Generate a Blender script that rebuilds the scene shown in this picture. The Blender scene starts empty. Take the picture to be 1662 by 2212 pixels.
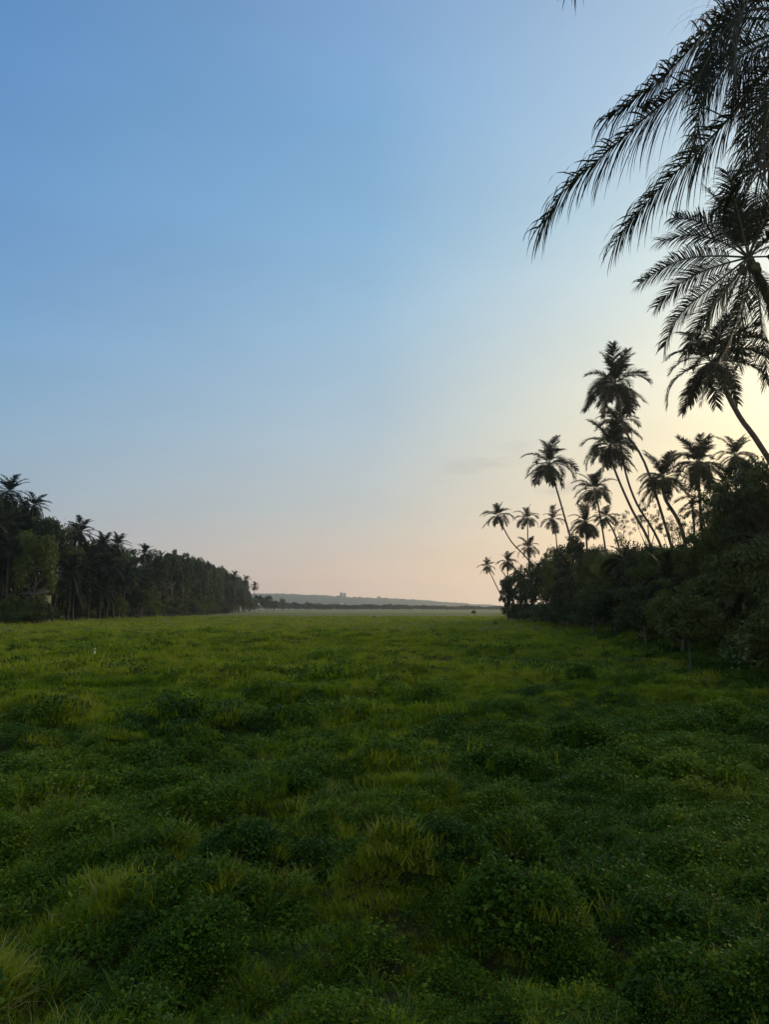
import bpy, math, random
import numpy as np
from mathutils import Vector, Matrix

SC = bpy.context.scene
COL = SC.collection
R = math.radians
# ------------------------------------------------------------------ camera
CAM_H = 2.6
PITCH = R(7.42)
F = 1597.0                      # focal length for a frame 1662 x 2212
cam = bpy.data.cameras.new('camera'); cam.sensor_fit = 'VERTICAL'
cam.sensor_height = 36; cam.lens = 26.0; cam.clip_start = 0.1; cam.clip_end = 12000
co = bpy.data.objects.new('camera', cam); COL.objects.link(co)
co.location = (0, 0, CAM_H); co.rotation_euler = (R(90) + PITCH, 0, 0)
SC.camera = co
# ------------------------------------------------------------------ world, sun, exposure
SUN_AZ, SUN_EL = R(41), R(15)    # azimuth to the right of +Y
def lin(c):
    return tuple(((v/255.0+0.055)/1.055)**2.4 if v/255.0 > 0.04045 else v/255.0/12.92 for v in c)
W = bpy.data.worlds.new("World"); SC.world = W; W.use_nodes = True
wt = W.node_tree; wn = wt.nodes; wl = wt.links; wn.clear()
def N(t, k, **kw):
    n = t.nodes.new(k)
    for a, b in kw.items(): setattr(n, a, b)
    return n
def math_n(t, op, a, b=None, c=None, clamp=False):
    n = t.nodes.new('ShaderNodeMath'); n.operation = op; n.use_clamp = clamp
    for i, v in enumerate((a, b, c)):
        if v is None: continue
        if isinstance(v, (int, float)): n.inputs[i].default_value = v
        else: t.links.new(v, n.inputs[i])
    return n.outputs[0]
def mixc(t, fac, a, b, mode='MIX'):
    n = t.nodes.new('ShaderNodeMix'); n.data_type = 'RGBA'; n.blend_type = mode
    for s, v in ((n.inputs[0], fac), (n.inputs[6], a), (n.inputs[7], b)):
        if isinstance(v, (int, float)): s.default_value = v
        elif isinstance(v, tuple): s.default_value = (*v[:3], 1)
        else: t.links.new(v, s)
    return n.outputs[2]
def ramp(t, fac, stops, interp='LINEAR'):
    n = t.nodes.new('ShaderNodeValToRGB'); n.color_ramp.interpolation = interp
    e = n.color_ramp.elements
    while len(e) < len(stops): e.new(0.5)
    for i, (p, c) in enumerate(stops):
        e[i].position = p; e[i].color = (*c, 1) if len(c) == 3 else c
    t.links.new(fac, n.inputs[0]); return n.outputs[0]
tc = N(wt, 'ShaderNodeTexCoord')
sep = N(wt, 'ShaderNodeSeparateXYZ'); wl.new(tc.outputs['Generated'], sep.inputs[0])
X, Y, Z = sep.outputs
az = math_n(wt, 'SUBTRACT', math_n(wt, 'ARCTAN2', X, Y), SUN_AZ)
ca = math_n(wt, 'COSINE', az)
dl = math_n(wt, 'ARCCOSINE', math_n(wt, 'MULTIPLY', ca, 0.9999))
tt = math_n(wt, 'SUBTRACT', 1.0, math_n(wt, 'DIVIDE', dl, R(75)), clamp=True)
zc = math_n(wt, 'MAXIMUM', Z, 0.0)
def lr(st): return [(p, lin(c)) for p, c in st]
rL = ramp(wt, zc, lr([(0, (186, 183, 182)), (.06, (174, 178, 184)), (.145, (150, 174, 192)), (.226, (136, 174, 204)), (.33, (116, 162, 206)), (.425, (106, 152, 203)), (.62, (88, 138, 192)), (1, (84, 122, 180))]))
rC = ramp(wt, zc, lr([(0, (250, 216, 186)), (.03, (240, 208, 184)), (.07, (218, 202, 186)), (.132, (194, 197, 194)), (.255, (172, 194, 208)), (.37, (154, 189, 214)), (.473, (137, 182, 217)), (.582, (127, 173, 214)), (.68, (129, 168, 212)), (1, (95, 135, 190))]))
rR = ramp(wt, zc, lr([(0, (255, 222, 174)), (.07, (255, 216, 162)), (.132, (253, 224, 172)), (.2, (251, 234, 188)), (.28, (248, 242, 212)), (.37, (226, 234, 224)), (.473, (200, 222, 228)), (.582, (182, 208, 230)), (.68, (166, 195, 222)), (1, (110, 145, 195))]))
rS = ramp(wt, zc, [(0, (1.6, .95, .5)), (.1, (2.2, 1.45, .75)), (.2, (1.8, 1.4, .9)), (.3, (1.3, 1.2, .9)), (.5, (.8, .9, .95)), (1, lin((110, 145, 195)))])
f1 = math_n(wt, 'DIVIDE', tt, .44, clamp=True)
f2 = math_n(wt, 'DIVIDE', math_n(wt, 'SUBTRACT', tt, .44), .37, clamp=True)
f3 = math_n(wt, 'DIVIDE', math_n(wt, 'SUBTRACT', tt, .81), .19, clamp=True)
sk = mixc(wt, f3, mixc(wt, f2, mixc(wt, f1, rL, rC), rR), rS)
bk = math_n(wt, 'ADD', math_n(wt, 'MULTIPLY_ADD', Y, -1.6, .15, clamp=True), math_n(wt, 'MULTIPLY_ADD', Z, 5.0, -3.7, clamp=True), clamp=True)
sk = mixc(wt, bk, sk, (.54, .61, .60))  # unseen sky behind and overhead, brightness added to light ground and tree faces
# faint uneven veil and two thin cloud wisps low over the palms
mp = N(wt, 'ShaderNodeMapping'); mp.inputs['Scale'].default_value = (1, 1, 3.6); mp.inputs['Rotation'].default_value = (0, R(25), 0); wl.new(tc.outputs['Generated'], mp.inputs[0])
nz = N(wt, 'ShaderNodeTexNoise'); nz.inputs['Scale'].default_value = 2.2; nz.inputs['Detail'].default_value = 4; wl.new(mp.outputs[0], nz.inputs['Vector'])
veil = math_n(wt, 'MULTIPLY_ADD', nz.outputs[0], 0.24, 0.88)
sk = mixc(wt, 1.0, sk, N(wt, 'ShaderNodeCombineColor').outputs[0], 'MULTIPLY')
cc = [n for n in wn if n.bl_idname == 'ShaderNodeCombineColor'][0]
for i in range(3): wl.new(veil, cc.inputs[i])
mp2 = N(wt, 'ShaderNodeMapping'); mp2.inputs['Scale'].default_value = (5, 5, 26); mp2.inputs['Rotation'].default_value = (0, R(7), 0); wl.new(tc.outputs['Generated'], mp2.inputs[0])
nz2 = N(wt, 'ShaderNodeTexNoise'); nz2.inputs['Scale'].default_value = 2.4; nz2.inputs['Detail'].default_value = 5; wl.new(mp2.outputs[0], nz2.inputs['Vector'])
azr = math_n(wt, 'ARCTAN2', X, Y)
def wisp(a0, z0, wa, wz, k, slope=0.0):
    u = math_n(wt, 'DIVIDE', math_n(wt, 'SUBTRACT', azr, a0), wa)
    v = math_n(wt, 'DIVIDE', math_n(wt, 'SUBTRACT', math_n(wt, 'SUBTRACT', Z, z0), math_n(wt, 'MULTIPLY', math_n(wt, 'SUBTRACT', azr, a0), slope)), wz)
    d = math_n(wt, 'ADD', math_n(wt, 'MULTIPLY', u, u), math_n(wt, 'MULTIPLY', v, v))
    m = math_n(wt, 'SUBTRACT', 1.0, d, clamp=True)
    n = math_n(wt, 'MULTIPLY', math_n(wt, 'SUBTRACT', nz2.outputs[0], 0.38, clamp=True), 5.0, clamp=True)
    return math_n(wt, 'MULTIPLY', math_n(wt, 'MULTIPLY', m, n), k)
ws = math_n(wt, 'ADD', wisp(.137, .198, .075, .016, .34, .25), math_n(wt, 'ADD', wisp(.235, .155, .085, .011, .42, .12), wisp(.12, .18, .10, .008, .2, .2)), clamp=True)
sk = mixc(wt, ws, sk, lin((170, 162, 165)))
nish = N(wt, 'ShaderNodeTexSky'); nish.sky_type = 'NISHITA'; nish.sun_disc = False
nish.sun_elevation = SUN_EL; nish.sun_rotation = SUN_AZ; nish.dust_density = 3.0; nish.ozone_density = 1.5
nb = mixc(wt, 1.0, nish.outputs[0], (.12, .12, .12), 'MULTIPLY')
sk = mixc(wt, 0.06, sk, nb)
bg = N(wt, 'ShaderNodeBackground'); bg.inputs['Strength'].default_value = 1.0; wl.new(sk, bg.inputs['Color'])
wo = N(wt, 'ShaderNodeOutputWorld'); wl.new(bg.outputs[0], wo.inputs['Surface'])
sun = bpy.data.lights.new('sun', 'SUN'); sun.energy = 1.9; sun.angle = R(20); sun.color = (1, .80, .52)
so = bpy.data.objects.new('sun', sun); COL.objects.link(so)
sd = Vector((math.sin(SUN_AZ)*math.cos(SUN_EL), math.cos(SUN_AZ)*math.cos(SUN_EL), math.sin(SUN_EL)))
so.rotation_euler = (-sd).to_track_quat('-Z', 'Y').to_euler(); so.location = (60, 60, 40)
SC.view_settings.view_transform = 'Standard'; SC.view_settings.look = 'None'
SC.view_settings.exposure = 0.0; SC.view_settings.gamma = 1.0; SC.view_settings.use_curve_mapping = False
SC.render.engine = 'CYCLES'
SC.cycles.max_bounces = 5; SC.cycles.diffuse_bounces = 3; SC.cycles.glossy_bounces = 1
SC.cycles.transmission_bounces = 3; SC.cycles.volume_bounces = 0; SC.cycles.use_denoising = True; SC.cycles.denoising_prefilter = 'ACCURATE'; SC.cycles.sample_clamp_indirect = 4

# ------------------------------------------------------------------ helpers
def ray(xd, yd, D):
    """the world point that stands D metres ahead in the direction of photo position (xd, yd)"""
    x = (xd-831)/F; y = (1106-yd)/F
    wy = math.cos(PITCH) - math.sin(PITCH)*y; wz = math.sin(PITCH) + math.cos(PITCH)*y
    k = D/wy
    return np.array((x*k, D, CAM_H + wz*k))
def hsh(ix, iy, s):
    h = (ix.astype(np.int64)*374761393 + iy.astype(np.int64)*668265263 + s*1442695041) & 0xffffffff
    h = ((h ^ (h >> 13))*1274126177) & 0xffffffff
    h = ((h ^ (h >> 16))*2246822519) & 0xffffffff
    return ((h ^ (h >> 15)) & 0xffffff)/float(0xffffff)
def vnoise(x, y, s=0):
    x = np.asarray(x, float); y = np.asarray(y, float)
    ix = np.floor(x); iy = np.floor(y); fx = x-ix; fy = y-iy
    u = fx*fx*fx*(fx*(fx*6-15)+10); v = fy*fy*fy*(fy*(fy*6-15)+10)
    a = hsh(ix, iy, s); b = hsh(ix+1, iy, s); c = hsh(ix, iy+1, s); d = hsh(ix+1, iy+1, s)
    return (a*(1-u)+b*u)*(1-v) + (c*(1-u)+d*u)*v
def mounds(x, y, s):
    """rounded tussocks: highest of the domes standing in the cells around the point"""
    ix = np.floor(x); iy = np.floor(y); best = np.zeros_like(x)
    for dx in (-1, 0, 1):
        for dy in (-1, 0, 1):
            cx = ix+dx; cy = iy+dy
            px = cx + .15 + .7*hsh(cx, cy, s); py = cy + .15 + .7*hsh(cx, cy, s+1)
            r = .45 + .45*hsh(cx, cy, s+2); h = hsh(cx, cy, s+3)**1.3
            d2 = ((x-px)**2 + (y-py)**2)/(r*r)
            best = np.maximum(best, h*np.clip(1-d2, 0, 1)**.95)
    return best
def smooth(a, b, x):
    t = np.clip((x-a)/(b-a), 0, 1); return t*t*(3-2*t)
def bank_x(y):
    return np.interp(y, [0, 14, 24, 35, 55, 80, 100, 140, 200, 400, 900], [10.5, 11.0, 12.3, 14.5, 16.5, 20.5, 22.0, 23.5, 28, 60, 130])
def gh(x, y):
    x = np.asarray(x, float); y = np.asarray(y, float)
    wx = x + .5*vnoise(x*.9, y*.9, 5); wy = y + .5*vnoise(x*.9+9, y*.9, 6)
    rr = np.hypot(x, y)
    amp = np.interp(rr, [0, 30, 120, 400, 1200], [1, 1, .8, .4, 0])
    big = smooth(.25, .8, vnoise(x*.33, y*.33, 11)*.7+vnoise(x*.09, y*.09, 12)*.3)
    z = amp*(.27*mounds(wx*1.15, wy*1.15, 21)*(.1+1.7*big) + .23*mounds(wx*2.4+.3*big, wy*2.4, 31)*(.4+vnoise(x*.6, y*.6, 14)) + .14*vnoise(x*.35, y*.35, 3))
    z += (.045*vnoise(x*5, y*5, 8) + .02*vnoise(x*13, y*13, 9))*np.interp(rr, [0, 30, 60], [1, .6, 0])
    b = bank_x(y)
    z += smooth(-.3, 3.2, x-b)*np.interp(y, [0, 20, 60, 100, 150], [1.9, 1.7, 1.3, .7, .3])*(.8+.4*vnoise(x*.5, y*.5, 40))
    z += 1.0*smooth(3.4, 1.0, y)*smooth(-60, -40, y+0*x)
    z = z - 0.12*amp
    # low earth bund running across the field
    yb = 139 + .16*(-x)
    z += .32*np.exp(-((y-yb)/1.2)**2)*(x < 24)*(x > -66)
    return z
def gz(x, y): return float(gh(np.array([x]), np.array([y]))[0])

def mk_mesh(name, V, Fq, mats=(), smooth_=False, midx=None):
    me = bpy.data.meshes.new(name)
    V = np.asarray(V, np.float32).reshape(-1, 3); Fq = np.asarray(Fq, np.int32)
    k = Fq.shape[1]
    me.vertices.add(len(V)); me.vertices.foreach_set('co', V.ravel())
    me.loops.add(Fq.size); me.loops.foreach_set('vertex_index', Fq.ravel())
    me.polygons.add(len(Fq)); me.polygons.foreach_set('loop_start', np.arange(0, Fq.size, k, dtype=np.int32))
    try: me.polygons.foreach_set('loop_total', np.full(len(Fq), k, np.int32))
    except Exception: pass
    if smooth_: me.polygons.foreach_set('use_smooth', np.ones(len(Fq), bool))
    for m in mats: me.materials.append(m)
    if midx is not None: me.polygons.foreach_set('material_index', np.asarray(midx, np.int32))
    me.update(calc_edges=True); me.validate()
    return me
def obj(name, me, parent=None, loc=(0, 0, 0), rot=(0, 0, 0), sc=1.0):
    o = bpy.data.objects.new(name, me); COL.objects.link(o); o.parent = parent
    o.location = loc; o.rotation_euler = rot
    o.scale = (sc, sc, sc) if isinstance(sc, (int, float)) else sc
    return o
def tag(o, label=None, cat=None, group=None, kind=None):
    if label: o['label'] = label
    if cat: o['category'] = cat
    if group: o['group'] = group
    if kind: o['kind'] = kind
    return o
class MB:
    def __init__(s): s.V = []; s.Q = []; s.n = 0
    def add(s, V, Q):
        V = np.asarray(V, float).reshape(-1, 3); s.V.append(V); s.Q.append(np.asarray(Q, int)+s.n); s.n += len(V)
    def box(s, x0, x1, y0, y1, z0, z1):
        V = [(x, y, z) for z in (z0, z1) for x, y in ((x0, y0), (x1, y0), (x1, y1), (x0, y1))]
        s.add(V, [(0, 3, 2, 1), (4, 5, 6, 7), (0, 1, 5, 4), (1, 2, 6, 5), (2, 3, 7, 6), (3, 0, 4, 7)])
    def tube(s, P, rad, k=8, cap=True):
        P = np.asarray(P, float); n = len(P); T = np.gradient(P, axis=0)
        T /= np.linalg.norm(T, axis=1)[:, None]+1e-9
        ref = np.array((0, 0, 1.)) if abs(T[0][2]) < .9 else np.array((0, 1., 0))
        A = np.cross(T, ref); A /= np.linalg.norm(A, axis=1)[:, None]+1e-9; B = np.cross(T, A)
        a = np.arange(k)*2*math.pi/k; rad = np.broadcast_to(rad, (n,))
        V = P[:, None] + rad[:, None, None]*(A[:, None]*np.cos(a)[None, :, None] + B[:, None]*np.sin(a)[None, :, None])
        i = np.arange(n-1)[:, None]*k; j = np.arange(k)[None]; j2 = (j+1) % k
        Q = np.stack([i+j, i+j2, i+k+j2, i+k+j], -1).reshape(-1, 4)
        s.add(V, Q)
        if cap:
            for e, fl in ((0, 1), (n-1, -1)):
                b = e*k; c = V[e].mean(0); m = len(s.V)
                s.add(np.vstack([V[e], c]), [(k, jj, jj, (jj+1) % k)[:4] if False else (k, jj, (jj+1) % k, k) for jj in range(0)] or np.zeros((0, 4), int))
    def build(s, name, mats, smooth_=False):
        Q = [q for q in s.Q if len(q)]
        return mk_mesh(name, np.vstack(s.V), np.vstack(Q), mats, smooth_)
def spline(P, n):
    P = np.asarray(P, float); m = len(P)
    d = np.r_[0, np.cumsum(np.linalg.norm(np.diff(P, axis=0), axis=1))]; t = np.linspace(0, d[-1], n)
    E = np.vstack([2*P[0]-P[1], P, 2*P[-1]-P[-2]]); out = []
    for u in t:
        i = min(np.searchsorted(d, u, 'right')-1, m-2); f = (u-d[i])/(d[i+1]-d[i])
        a, b, c, e = E[i:i+4]
        out.append(.5*((2*b)+(-a+c)*f+(2*a-5*b+4*c-e)*f*f+(-a+3*b-3*c+e)*f**3))
    return np.array(out)

# ------------------------------------------------------------------ materials
def base_mat(name):
    m = bpy.data.materials.new(name); m.use_nodes = True; m.node_tree.nodes.clear(); return m, m.node_tree
def leaf_mat(name, stops, trans=.3, rough=.55, spec=.25, nscale=.35, rnd=.35, detail=3):
    """foliage: hue wanders through the stops with place (noise) and from plant to plant"""
    m, t = base_mat(name)
    g = N(t, 'ShaderNodeNewGeometry'); oi = N(t, 'ShaderNodeObjectInfo')
    n = N(t, 'ShaderNodeTexNoise'); n.inputs['Scale'].default_value = nscale; n.inputs['Detail'].default_value = detail
    t.links.new(g.outputs['Position'], n.inputs['Vector'])
    f = math_n(t, 'ADD', math_n(t, 'MULTIPLY_ADD', n.outputs[0], 2.0, -.5), math_n(t, 'MULTIPLY_ADD', oi.outputs['Random'], rnd, -rnd/2), clamp=True)
    f = math_n(t, 'ADD', f, math_n(t, 'MULTIPLY_ADD', g.outputs['Random Per Island'], .5, -.25), clamp=True)
    c = ramp(t, f, stops)
    p = N(t, 'ShaderNodeBsdfPrincipled'); p.inputs['Roughness'].default_value = rough; p.inputs['Specular IOR Level'].default_value = spec
    tr = N(t, 'ShaderNodeBsdfTranslucent'); mx = N(t, 'ShaderNodeMixShader'); mx.inputs[0].default_value = trans
    t.links.new(c, p.inputs['Base Color'])
    t.links.new(mixc(t, 1.0, c, (1.25, 1.15, .6), 'MULTIPLY'), tr.inputs['Color'])
    t.links.new(p.outputs[0], mx.inputs[1]); t.links.new(tr.outputs[0], mx.inputs[2])
    o = N(t, 'ShaderNodeOutputMaterial'); t.links.new(mx.outputs[0], o.inputs[0]); return m
def bark_mat(name, c1, c2, rings=True, scale=6.0):
    m, t = base_mat(name)
    tc = N(t, 'ShaderNodeTexCoord'); n = N(t, 'ShaderNodeTexNoise'); n.inputs['Scale'].default_value = scale; n.inputs['Detail'].default_value = 6
    t.links.new(tc.outputs['Object'], n.inputs['Vector'])
    c = ramp(t, n.outputs[0], [(.3, c1), (.7, c2)])
    h = n.outputs[0]
    if rings:
        w = N(t, 'ShaderNodeTexWave'); w.wave_type = 'BANDS'; w.bands_direction = 'Z'; w.inputs['Scale'].default_value = 2.2; w.inputs['Distortion'].default_value = 1.5
        t.links.new(tc.outputs['Object'], w.inputs['Vector'])
        c = mixc(t, math_n(t, 'MULTIPLY', w.outputs[1], .35), c, tuple(v*.45 for v in c1)); h = math_n(t, 'ADD', h, w.outputs[1])
    b = N(t, 'ShaderNodeBump'); b.inputs['Strength'].default_value = .6; b.inputs['Distance'].default_value = .03; t.links.new(h, b.inputs['Height'])
    p = N(t, 'ShaderNodeBsdfPrincipled'); p.inputs['Roughness'].default_value = .9; p.inputs['Specular IOR Level'].default_value = .15
    t.links.new(c, p.inputs['Base Color']); t.links.new(b.outputs[0], p.inputs['Normal'])
    o = N(t, 'ShaderNodeOutputMaterial'); t.links.new(p.outputs[0], o.inputs[0]); return m
def plain(name, c1, c2, scale=3.0, rough=.85):
    m, t = base_mat(name)
    tc = N(t, 'ShaderNodeTexCoord'); n = N(t, 'ShaderNodeTexNoise'); n.inputs['Scale'].default_value = scale; n.inputs['Detail'].default_value = 5
    t.links.new(tc.outputs['Object'], n.inputs['Vector'])
    c = ramp(t, n.outputs[0], [(.3, c1), (.7, c2)])
    p = N(t, 'ShaderNodeBsdfPrincipled'); p.inputs['Roughness'].default_value = rough
    t.links.new(c, p.inputs['Base Color']); o = N(t, 'ShaderNodeOutputMaterial'); t.links.new(p.outputs[0], o.inputs[0]); return m

M_GRASS = leaf_mat('meadow_grass', [(0, (.050, .115, .006)), (.35, (.13, .21, .008)), (.65, (.22, .28, .012)), (1, (.27, .26, .055))], trans=.4, nscale=.22, rnd=.4, rough=.6, spec=.12)
M_DRY = leaf_mat('dry_grass', [(0, (.13, .125, .05)), (1, (.24, .22, .11))], trans=.3, nscale=.5)
M_COVER = leaf_mat('creeping_leaves', [(0, (.016, .048, .011)), (.4, (.034, .088, .009)), (.7, (.070, .135, .009)), (1, (.14, .19, .02))], trans=.3, nscale=.3, rnd=.5, rough=.6, spec=.1)
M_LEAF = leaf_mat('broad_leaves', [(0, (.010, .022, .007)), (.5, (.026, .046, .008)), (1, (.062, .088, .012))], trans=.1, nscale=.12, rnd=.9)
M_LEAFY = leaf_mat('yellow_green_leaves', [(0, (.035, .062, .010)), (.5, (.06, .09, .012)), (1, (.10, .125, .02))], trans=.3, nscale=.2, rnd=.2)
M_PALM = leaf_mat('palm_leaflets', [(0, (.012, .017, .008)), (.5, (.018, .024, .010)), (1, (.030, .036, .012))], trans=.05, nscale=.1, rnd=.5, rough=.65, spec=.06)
M_DEAD = leaf_mat('dead_palm_leaflets', [(0, (.085, .072, .055)), (1, (.15, .125, .095))], trans=.1, nscale=.5)
M_TRUNK = bark_mat('palm_bark', (.06, .052, .042), (.13, .112, .092))
M_BARK = bark_mat('tree_bark', (.09, .075, .06), (.17, .15, .125), rings=False)
M_RACHIS = plain('palm_stalk', (.03, .034, .015), (.055, .055, .025))
M_NUT = plain('coconut_husk', (.06, .075, .02), (.12, .10, .03), 8)

# ------------------------------------------------------------------ ground
def ground_material():
    m, t = base_mat('field_ground')
    g = N(t, 'ShaderNodeNewGeometry')
    n1 = N(t, 'ShaderNodeTexNoise'); n1.inputs['Scale'].default_value = .12; n1.inputs['Detail'].default_value = 8; n1.inputs['Roughness'].default_value = .65
    t.links.new(g.outputs['Position'], n1.inputs['Vector'])
    n2 = N(t, 'ShaderNodeTexNoise'); n2.inputs['Scale'].default_value = 4; n2.inputs['Detail'].default_value = 8; n2.inputs['Roughness'].default_value = .7
    t.links.new(g.outputs['Position'], n2.inputs['Vector'])
    c = ramp(t, n1.outputs[0], [(.3, (.06, .09, .010)), (.48, (.10, .13, .012)), (.62, (.15, .165, .02)), (.78, (.16, .135, .045))])
    c = mixc(t, math_n(t, 'MULTIPLY_ADD', n2.outputs[0], 1.6, -.5, clamp=True), c, (.04, .042, .014))
    spn = N(t, 'ShaderNodeSeparateXYZ'); t.links.new(g.outputs['Position'], spn.inputs[0])
    near = math_n(t, 'DIVIDE', math_n(t, 'SUBTRACT', 115.0, spn.outputs[1]), 60.0, clamp=True)   # rank weeds over litter, colour darkened for shade in hollows, then short turf
    lit = ramp(t, n2.outputs[0], [(.35, (.012, .014, .007)), (.65, (.030, .036, .012))])
    c = mixc(t, math_n(t, 'MULTIPLY', near, .9), c, lit)
    # dry pale strips of stubble far out on the field
    sp = N(t, 'ShaderNodeSeparateXYZ'); t.links.new(g.outputs['Position'], sp.inputs[0])
    mp = N(t, 'ShaderNodeMapping'); mp.inputs['Scale'].default_value = (.25, 1, 1); t.links.new(g.outputs['Position'], mp.inputs[0])
    n3 = N(t, 'ShaderNodeTexNoise'); n3.inputs['Scale'].default_value = .02; n3.inputs['Detail'].default_value = 5; t.links.new(mp.outputs[0], n3.inputs['Vector'])
    yw = math_n(t, 'ADD', sp.outputs[1], math_n(t, 'ADD', math_n(t, 'MULTIPLY_ADD', n3.outputs[0], 140, -70), math_n(t, 'MULTIPLY', sp.outputs[0], .25)))
    f = math_n(t, 'DIVIDE', yw, 1400.0, clamp=True)
    dry = ramp(t, f, [(.0, (0, 0, 0)), (.17, (.05, .05, .05)), (.22, (.3, .3, .3)), (.3, (.15, .15, .15)), (.33, (.8, .8, .8)), (.42, (.9, .9, .9)), (.47, (.35, .35, .35)), (.6, (.7, .7, .7))])
    c = mixc(t, dry, c, (.19, .175, .07))
    p = N(t, 'ShaderNodeBsdfPrincipled'); p.inputs['Roughness'].default_value = .85; p.inputs['Specular IOR Level'].default_value = .15
    b = N(t, 'ShaderNodeBump'); b.inputs['Strength'].default_value = .9; b.inputs['Distance'].default_value = .12; t.links.new(n2.outputs[0], b.inputs['Height'])
    t.links.new(c, p.inputs['Base Color']); t.links.new(b.outputs[0], p.inputs['Normal'])
    o = N(t, 'ShaderNodeOutputMaterial'); t.links.new(p.outputs[0], o.inputs[0]); return m
def build_ground():
    a = np.concatenate([np.arange(-R(40), R(40), .0065), np.linspace(R(40), R(320), 60)[1:-1]])
    r = np.concatenate([[.05, .6, 1.2, 1.8], 2.3*1.009**np.arange(0, 705), np.geomspace(1300, 4000, 14)])
    A, RR = np.meshgrid(a, r); Xg = RR*np.sin(A); Yg = RR*np.cos(A)
    Zg = gh(Xg.ravel(), Yg.ravel()).reshape(Xg.shape)
    V = np.stack([Xg, Yg, Zg], -1).reshape(-1, 3); n = len(a); i = np.arange(len(r)-1)[:, None]*n; j = np.arange(n)[None]; j2 = (j+1) % n
    Q = np.stack([i+j, i+n+j, i+n+j2, i+j2], -1).reshape(-1, 4)
    Q = Q[:, ::-1]
    Q = Q[:, ::-1]
    return obj('ground', mk_mesh('ground', V, Q[:, [0, 3, 2, 1]], [ground_material()], True))
tag(build_ground(), kind='structure')

# ------------------------------------------------------------------ ground vegetation
def tuft(seed, nb, rad, hgt, wid, bend=.6, segs=3, dry=.05):
    g = np.random.default_rng(seed); V = []; Q = []; mi = []
    for b in range(nb):
        a = g.uniform(0, 6.283); rr = rad*math.sqrt(g.uniform()); p = np.array((rr*math.cos(a), rr*math.sin(a), -.03))
        h = hgt*g.uniform(.45, 1.1); la = a+g.normal(0, .9); ln = g.uniform(.1, .5); w = wid*g.uniform(.6, 1.2)
        d = np.array((math.cos(la)*ln, math.sin(la)*ln, 1.0)); d /= np.linalg.norm(d)
        s = np.array((-math.sin(la+g.normal(0, .6)), math.cos(la), 0)); k0 = len(V); bd = bend*g.uniform(.4, 1.6)
        for k in range(segs+1):
            ww = w*(1-(k/segs)**1.6)+.0006
            V += [p-s*ww/2, p+s*ww/2]
            p = p+d*h/segs; d = d+np.array((math.cos(la), math.sin(la), -.55))*bd/segs; d /= np.linalg.norm(d)
        for k in range(segs): Q.append((k0+2*k, k0+2*k+1, k0+2*k+3, k0+2*k+2)); mi.append(1 if b < nb*dry else 0)
    return mk_mesh('grass_tuft', V, Q, [M_GRASS, M_DRY], False, mi)
def leaf_quads(P, Nn, U, L, Wd, fold=.25):
    """rhombic leaves: centre line U from P, width across, normal Nn"""
    S = np.cross(Nn, U); L = L[:, None]; Wd = Wd[:, None]
    mid = P+U*L*.42
    V = np.stack([P, mid+S*Wd*.5-Nn*L*fold*.1, P+U*L-Nn*L*fold, mid-S*Wd*.5-Nn*L*fold*.1], 1)
    n = len(P); Q = np.arange(n*4).reshape(n, 4)
    return V.reshape(-1, 3), Q
def rand_dirs(g, n, up=0.0):
    v = g.normal(size=(n, 3)); v[:, 2] += up; return v/np.linalg.norm(v, axis=1)[:, None]
def cover_tuft(seed, nl, rad, hgt, lf):
    g = np.random.default_rng(seed)
    a = g.uniform(0, 6.283, nl); rr = rad*np.sqrt(g.uniform(size=nl)); t = (1-(rr/rad)**2)
    P = np.stack([rr*np.cos(a), rr*np.sin(a), hgt*t*g.uniform(.25, 1.05, nl)], 1)
    Nn = rand_dirs(g, nl, 1.6); U = np.cross(Nn, rand_dirs(g, nl)); U /= np.linalg.norm(U, axis=1)[:, None]
    sz = g.uniform(.45, 1.0, nl)+.9*g.uniform(size=nl)**4; V, Q = leaf_quads(P, Nn, U, lf*sz, lf*.8*sz*g.uniform(.6, 1.1, nl), .12)
    return mk_mesh('leafy_tuft', V, Q, [M_COVER])
def source_collection(name, meshes):
    c = bpy.data.collections.new(name)
    for me in meshes:
        o = bpy.data.objects.new(me.name, me); c.objects.link(o)
    return c
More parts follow.
